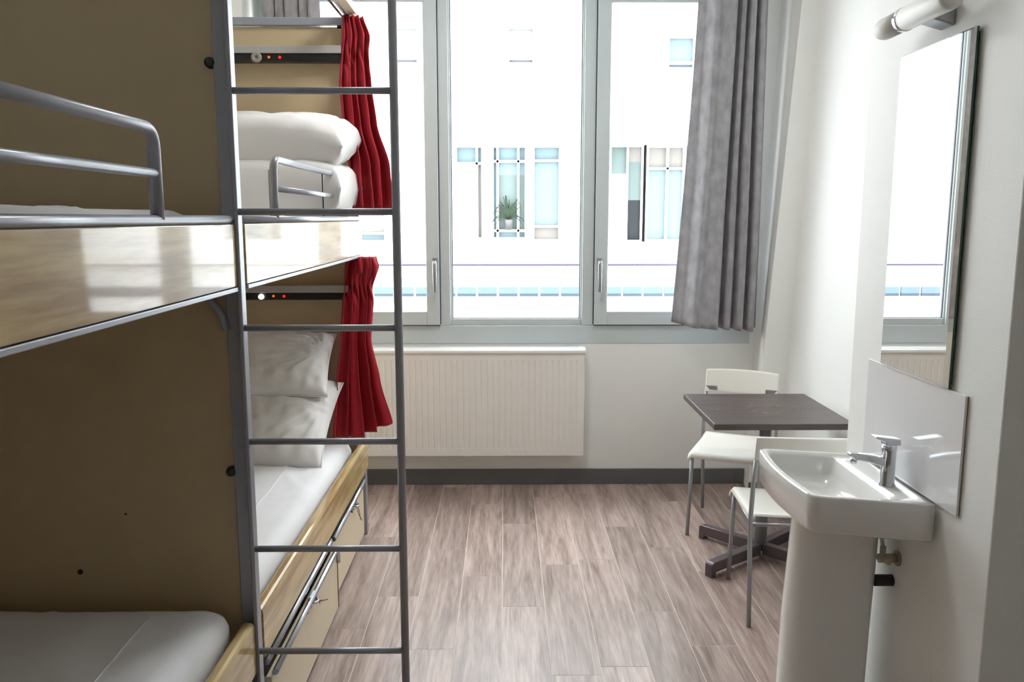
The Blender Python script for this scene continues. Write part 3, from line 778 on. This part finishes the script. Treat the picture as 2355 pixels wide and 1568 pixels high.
# ------------------------------------------------------------------ table
tab = thing('table', 'small square dark wood table by the right wall on a crossed metal foot', 'table', (1.235, 3.83, 0), local=True)
obj('tabletop', bx(-0.312, 0.312, -0.316, 0.316, 0.722, 0.75), M['table'], tab, bevel=0.003)
obj('column', tb([(0.018, 0, 0.07), (0.018, 0, 0.715)], 0.029, 20), M['tube'], tab)
obj('top_plate', bx(-0.13, 0.16, -0.13, 0.13, 0.712, 0.722), M['darksteel'], tab)
for ang, ln in ((math.atan2(-0.221, -0.299), 0.385), (math.atan2(0.252, -0.223), 0.345), (math.atan2(0.25, 0.28), 0.37), (math.atan2(-0.25, 0.26), 0.36)):
    xf = Matrix.Translation((0.018, 0, 0)) @ Matrix.Rotation(ang, 4, 'Z')
    bm = B()
    pts = [(0.02, 0.022), (ln-0.03, 0.022), (ln-0.03, 0.0), (ln, 0.0), (ln, 0.062), (ln-0.012, 0.072), (0.02, 0.078)]
    prism(bm, pts, -0.022, 0.022, 'y'); bmesh.ops.transform(bm, matrix=xf, verts=bm.verts)
    obj('foot', bm, M['footsteel'], tab, bevel=0.004)

# ------------------------------------------------------------------ chairs
def chair(label, loc, rotz):
    t = thing('chair', label, 'chair', loc, rotz, group='cream plastic chairs at the small table', local=True)
    hw, d0, d1 = 0.20, -0.235, 0.19
    def seat(u, v):
        x = (2*u-1)*hw*(1-0.05*v); y = d0 + (d1-d0)*v
        z = 0.452 - 0.016*math.sin(PI*min(1, max(0, v)))*(1-(2*u-1)**2) + 0.012*(2*u-1)**2*0.3
        if v < 0.14:
            q = (0.14-v)/0.14; z -= 0.034*q*q; y += 0.02*q*q
        if v > 0.9: z += 0.010*(v-0.9)/0.1
        e = abs(2*u-1)
        if e > 0.9: z -= 0.02*((e-0.9)/0.1)**2
        return (x, y, z)
    s = obj('seat', grid(B(), 25, 25, seat), M['chair'], t, smooth=True)
    md = s.modifiers.new('solid', 'SOLIDIFY'); md.thickness = 0.011; md.offset = -1
    def back(u, v):
        e = 2*u-1; z = 0.682 + 0.128*v; y = 0.262 + 0.03*v - 0.028*e*e
        x = e*hw*0.98
        z -= 0.006*e*e*v
        return (x, y, z)
    bk = obj('backrest', grid(B(), 25, 9, back), M['chair'], t, smooth=True)
    md = bk.modifiers.new('solid', 'SOLIDIFY'); md.thickness = 0.014; md.offset = 0
    md = bk.modifiers.new('bevel', 'BEVEL'); md.width = 0.004; md.segments = 2
    r = 0.0098
    for sx in (-1, 1):
        obj('leg', tb([(sx*0.188, -0.215, 0.0), (sx*0.178, -0.195, 0.434)], r), M['tube'], t)
        obj('leg', tb([(sx*0.188, 0.235, 0.0), (sx*0.192, 0.215, 0.3), (sx*0.197, 0.222, 0.45), (sx*0.196, 0.240, 0.60), (sx*0.190, 0.250, 0.705)], r), M['tube'], t)
        obj('seat_rail', tb([(sx*0.178, -0.195, 0.425), (sx*0.190, 0.21, 0.425)], 0.008), M['tube'], t)
        obj('back_clip', bx(sx*0.19-0.055*(sx > 0)-0.005, sx*0.19+0.055*(sx < 0)+0.005, 0.236, 0.244, 0.694, 0.716), M['handle'], t)
        for yy in (-0.2151, 0.235):
            pass
    obj('cross_rail', tb([(-0.178, -0.19, 0.425), (0.178, -0.19, 0.425)], 0.008), M['tube'], t)
    obj('cross_rail', tb([(-0.19, 0.205, 0.425), (0.19, 0.205, 0.425)], 0.008), M['tube'], t)
    return t
chair('cream plastic chair behind the table, turned to face the camera', (1.215, 4.235, 0), math.radians(-23.5))
chair('cream plastic chair with its back to the basin, nearest the camera', (1.2, 3.352, 0), math.radians(175.3))

# ------------------------------------------------------------------ basin
sk = thing('wash_basin', 'white ceramic pedestal wash basin with chrome mixer tap on the right wall', 'basin', (1.05, 2.45, 0))
XB = 1.1875
def outline(ins, bow=0.016, r=0.036, n=9, back=0.0):
    """closed outline of the basin, inset by ins"""
    x0, x1, y0, y1 = 0.868+ins, XB-back, 2.163+ins, 2.662-ins
    r = max(r-ins*0.6, 0.012)
    pts = []
    def corner(cx, cy, a0, a1):
        for i in range(n):
            a = a0+(a1-a0)*i/(n-1); pts.append((cx+r*math.cos(a), cy+r*math.sin(a)))
    corner(x0+r, y0+r, 1.5*PI, PI)
    for i in range(1, 12):
        t = i/12; y = y0+r+(y1-y0-2*r)*t
        pts.append((x0 - bow*math.sin(PI*t), y))
    corner(x0+r, y1-r, PI, 0.5*PI)
    for i in range(1, 6): pts.append((x0+r+(x1-x0-r)*i/6, y1))
    pts.append((x1, y1))
    for i in range(1, 10): pts.append((x1, y1+(y0-y1)*i/10))
    pts.append((x1, y0))
    for i in range(1, 6): pts.append((x1+(x0+r-x1)*i/6, y0))
    return [(x, y+0.24*(XB-x)) for x, y in pts]
def ringbridge(bm, rings):
    vr = [[bm.verts.new((x, y, z)) for x, y, z in ring] for ring in rings]
    n = len(vr[0])
    for a, b in zip(vr[:-1], vr[1:]):
        for i in range(n):
            f = bm.faces.new((a[i], a[(i+1) % n], b[(i+1) % n], b[i])); f.smooth = True
    bm.faces.new(vr[0][::-1]); bm.faces.new(vr[-1])
    return vr
bm = B()
zt = 0.866
R = []
R.append([(x, y, 0.757) for x, y in outline(0.05)])
R.append([(x, y, 0.752) for x, y in outline(0.015)])
R.append([(x, y, 0.760) for x, y in outline(0.004)])
R.append([(x, y, zt-0.006) for x, y in outline(0.0)])
R.append([(x, y, zt-0.001) for x, y in outline(0.002)])
R.append([(x, y, zt) for x, y in outline(0.006)])
# shallow deck step, then the bowl
R.append([(x, y, zt) for x, y in outline(0.017, back=0.016)])
R.append([(x, y, zt-0.006) for x, y in outline(0.022, back=0.022)])
R.append([(x, y, zt-0.007) for x, y in outline(0.024, back=0.086)])
R.append([(x, y, zt-0.014) for x, y in outline(0.028, back=0.090)])
R.append([(x, y, zt-0.06) for x, y in outline(0.036, back=0.098)])
R.append([(x, y, zt-0.09) for x, y in outline(0.055, back=0.118)])
R.append([(x, y, zt-0.099) for x, y in outline(0.09, back=0.15)])
ringbridge(bm, R)
bs = obj('bowl', bm, M['ceramic'], sk, smooth=True)
# D-shaped pedestal
bm = B(); rings = []
for z, x0, x1, hy in ((0.0, 0.885, 1.125, 0.105), (0.03, 0.89, 1.128, 0.10), (0.4, 0.897, 1.138, 0.094), (0.72, 0.915, 1.15, 0.09), (0.756, 0.905, 1.152, 0.097)):
    ring = []; cx = x0+0.11
    for i in range(25):
        a = 0.5*PI + PI*i/24
        ring.append((cx+0.11*math.cos(a)*(abs(math.cos(a))**-0.25 if abs(math.cos(a)) > 1e-6 else 1), 2.485+hy*math.sin(a), z))
    ring += [(x1-0.02, 2.485-hy, z), (x1, 2.485-hy+0.004, z), (x1, 2.485+hy-0.004, z), (x1-0.02, 2.485+hy, z)]
    rings.append(ring)
ringbridge(bm, rings)
obj('pedestal', bm, M['ceramic'], sk, smooth=True)
obj('drain', lathe(B(), [(0.022, zt-0.099), (0.022, zt-0.095), (0.016, zt-0.094)], (1.0, 2.46, 0)), M['chrome'], sk)
obj('overflow_hole', lathe(B(), [(0.007, 1.094), (0.007, 1.087)], (0, 2.245, 0.826), axis=0, seg=14), M['black'], sk)
# mixer tap
fx, fy, fz = 1.140, 2.352, 0.858
bm = lathe(B(), [(0.024, fz), (0.024, fz+0.004), (0.0205, fz+0.012), (0.0205, fz+0.105), (0.022, fz+0.112), (0.0215, fz+0.125)], (fx, fy, 0), seg=28)
tap = obj('tap_body', bm, M['chrome'], sk)
bm = B()
prism(bm, [(fx-0.01, fz+0.088), (fx-0.06, fz+0.098), (fx-0.118, fz+0.104), (fx-0.122, fz+0.097), (fx-0.108, fz+0.083), (fx-0.06, fz+0.074), (fx-0.01, fz+0.058)], fy-0.013, fy+0.013, 'y')
obj('spout', bm, M['chrome'], tap, bevel=0.005, seg=3)
obj('aerator', lathe(B(), [(0.009, fz+0.070), (0.010, fz+0.086)], (fx-0.104, fy, 0), seg=18), M['chrome'], tap)
bm = B()
prism(bm, [(fx+0.026, fz+0.128), (fx+0.026, fz+0.146), (fx-0.048, fz+0.155), (fx-0.05, fz+0.150), (fx-0.02, fz+0.138), (fx-0.018, fz+0.126)], fy-0.018, fy+0.018, 'y')
obj('lever', bm, M['chrome'], tap, bevel=0.005, seg=3)
# angle valve and waste stub behind the pedestal
vv = thing('angle_valve', 'dull chrome angle valve on the wall behind the pedestal', 'valve', (1.2, 2.37, 0.62))
bm = B(); tube(bm, [(1.2, 2.372, 0.622), (1.14, 2.372, 0.622)], 0.014, 14); tube(bm, [(1.2, 2.372, 0.622), (1.193, 2.372, 0.622)], 0.024, 18); tube(bm, [(1.152, 2.372, 0.622), (1.152, 2.372, 0.66)], 0.009, 12)
obj('body', bm, M['brass'], vv)
obj('handle', tb([(1.158, 2.372, 0.622), (1.158, 2.345, 0.622)], 0.011, 8), M['brass'], vv)
obj('supply_hose', tb([(1.152, 2.372, 0.655), (1.150, 2.39, 0.70), (1.14, 2.42, 0.757)], 0.006, 10), M['handle'], vv)
wp = obj('waste_stub', tb([(1.2, 2.40, 0.538), (1.145, 2.40, 0.538)], 0.018, 18), M['rubber'], origin=(1.2, 2.40, 0.538))
tag(wp, 'black rubber pipe stub sticking out of the wall below the valve', 'pipe')

# splash tile, mirror
sp = thing('splashback', 'glossy white splashback tile behind the basin tap', 'splashback', (XP, 2.35, 0.88))
obj('tile', bx(XP-0.010, XP-0.0035, 2.066, 2.637, 0.868, 1.194), M['tile'], sp, bevel=0.001)
obj('adhesive_edge', bx(XP-0.0036, XP, 2.068, 2.635, 0.87, 1.192), M['tileedge'], sp)
mr = thing('mirror', 'tall narrow wall mirror with green glass edge above the basin', 'mirror', (XP, 2.34, 1.196))
bm = B()
y0, y1, z0, z1, bv = 2.143, 2.543, 1.197, 2.125, 0.022
xa, xb = XP-0.017, XP-0.0145
o_ = [bm.verts.new((xb, y, z)) for y, z in ((y0, z0), (y1, z0), (y1, z1), (y0, z1))]
i_ = [bm.verts.new((xa, y, z)) for y, z in ((y0+bv, z0+0.0), (y1-bv*0.2, z0+0.0), (y1-bv*0.2, z1-0.004), (y0+bv, z1-0.004))]
for k in range(4): bm.faces.new((o_[k], o_[(k+1) % 4], i_[(k+1) % 4], i_[k]))
bm.faces.new(i_)
obj('mirror_face', bm, M['mirror'], mr)
obj('glass_edge', bx(XP-0.0144, XP-0.008, y0+0.0005, y1-0.0005, z0, z1), M['glassedge'], mr)
obj('backing', bx(XP-0.008, XP, y0+0.01, y1-0.01, z0+0.01, z1-0.01), M['darksteel'], mr)

# lamp over the mirror
lp = thing('wall_lamp', 'unlit white tube lamp with chrome band above the mirror', 'lamp', (XP, 2.33, 2.19))
lx, lz, lr = 1.115, 2.195, 0.032
obj('glass_tube', lathe(B(), [(0.018, 2.135), (lr*0.96, 2.140), (lr, 2.15), (lr, 2.375)], (lx, 0, lz), axis=1, seg=28), M['opal'], lp)
obj('glass_tube', lathe(B(), [(lr-0.001, 2.395), (lr-0.001, 2.505), (lr*0.85, 2.522), (lr*0.5, 2.532), (0.004, 2.535)], (lx, 0, lz), axis=1, seg=28), M['opal'], lp)
obj('chrome_band', lathe(B(), [(lr+0.0005, 2.375), (lr+0.0015, 2.378), (lr+0.0015, 2.393), (lr, 2.396)], (lx, 0, lz), axis=1, seg=28), M['chrome'], lp)
bm = B(); prism(bm, [(lx+0.02, lz-0.022), (XP, lz-0.04), (XP, lz+0.04), (lx+0.02, lz+0.022)], 2.275, 2.345, 'y')
obj('wall_mount', bm, M['handle'], lp, bevel=0.004)
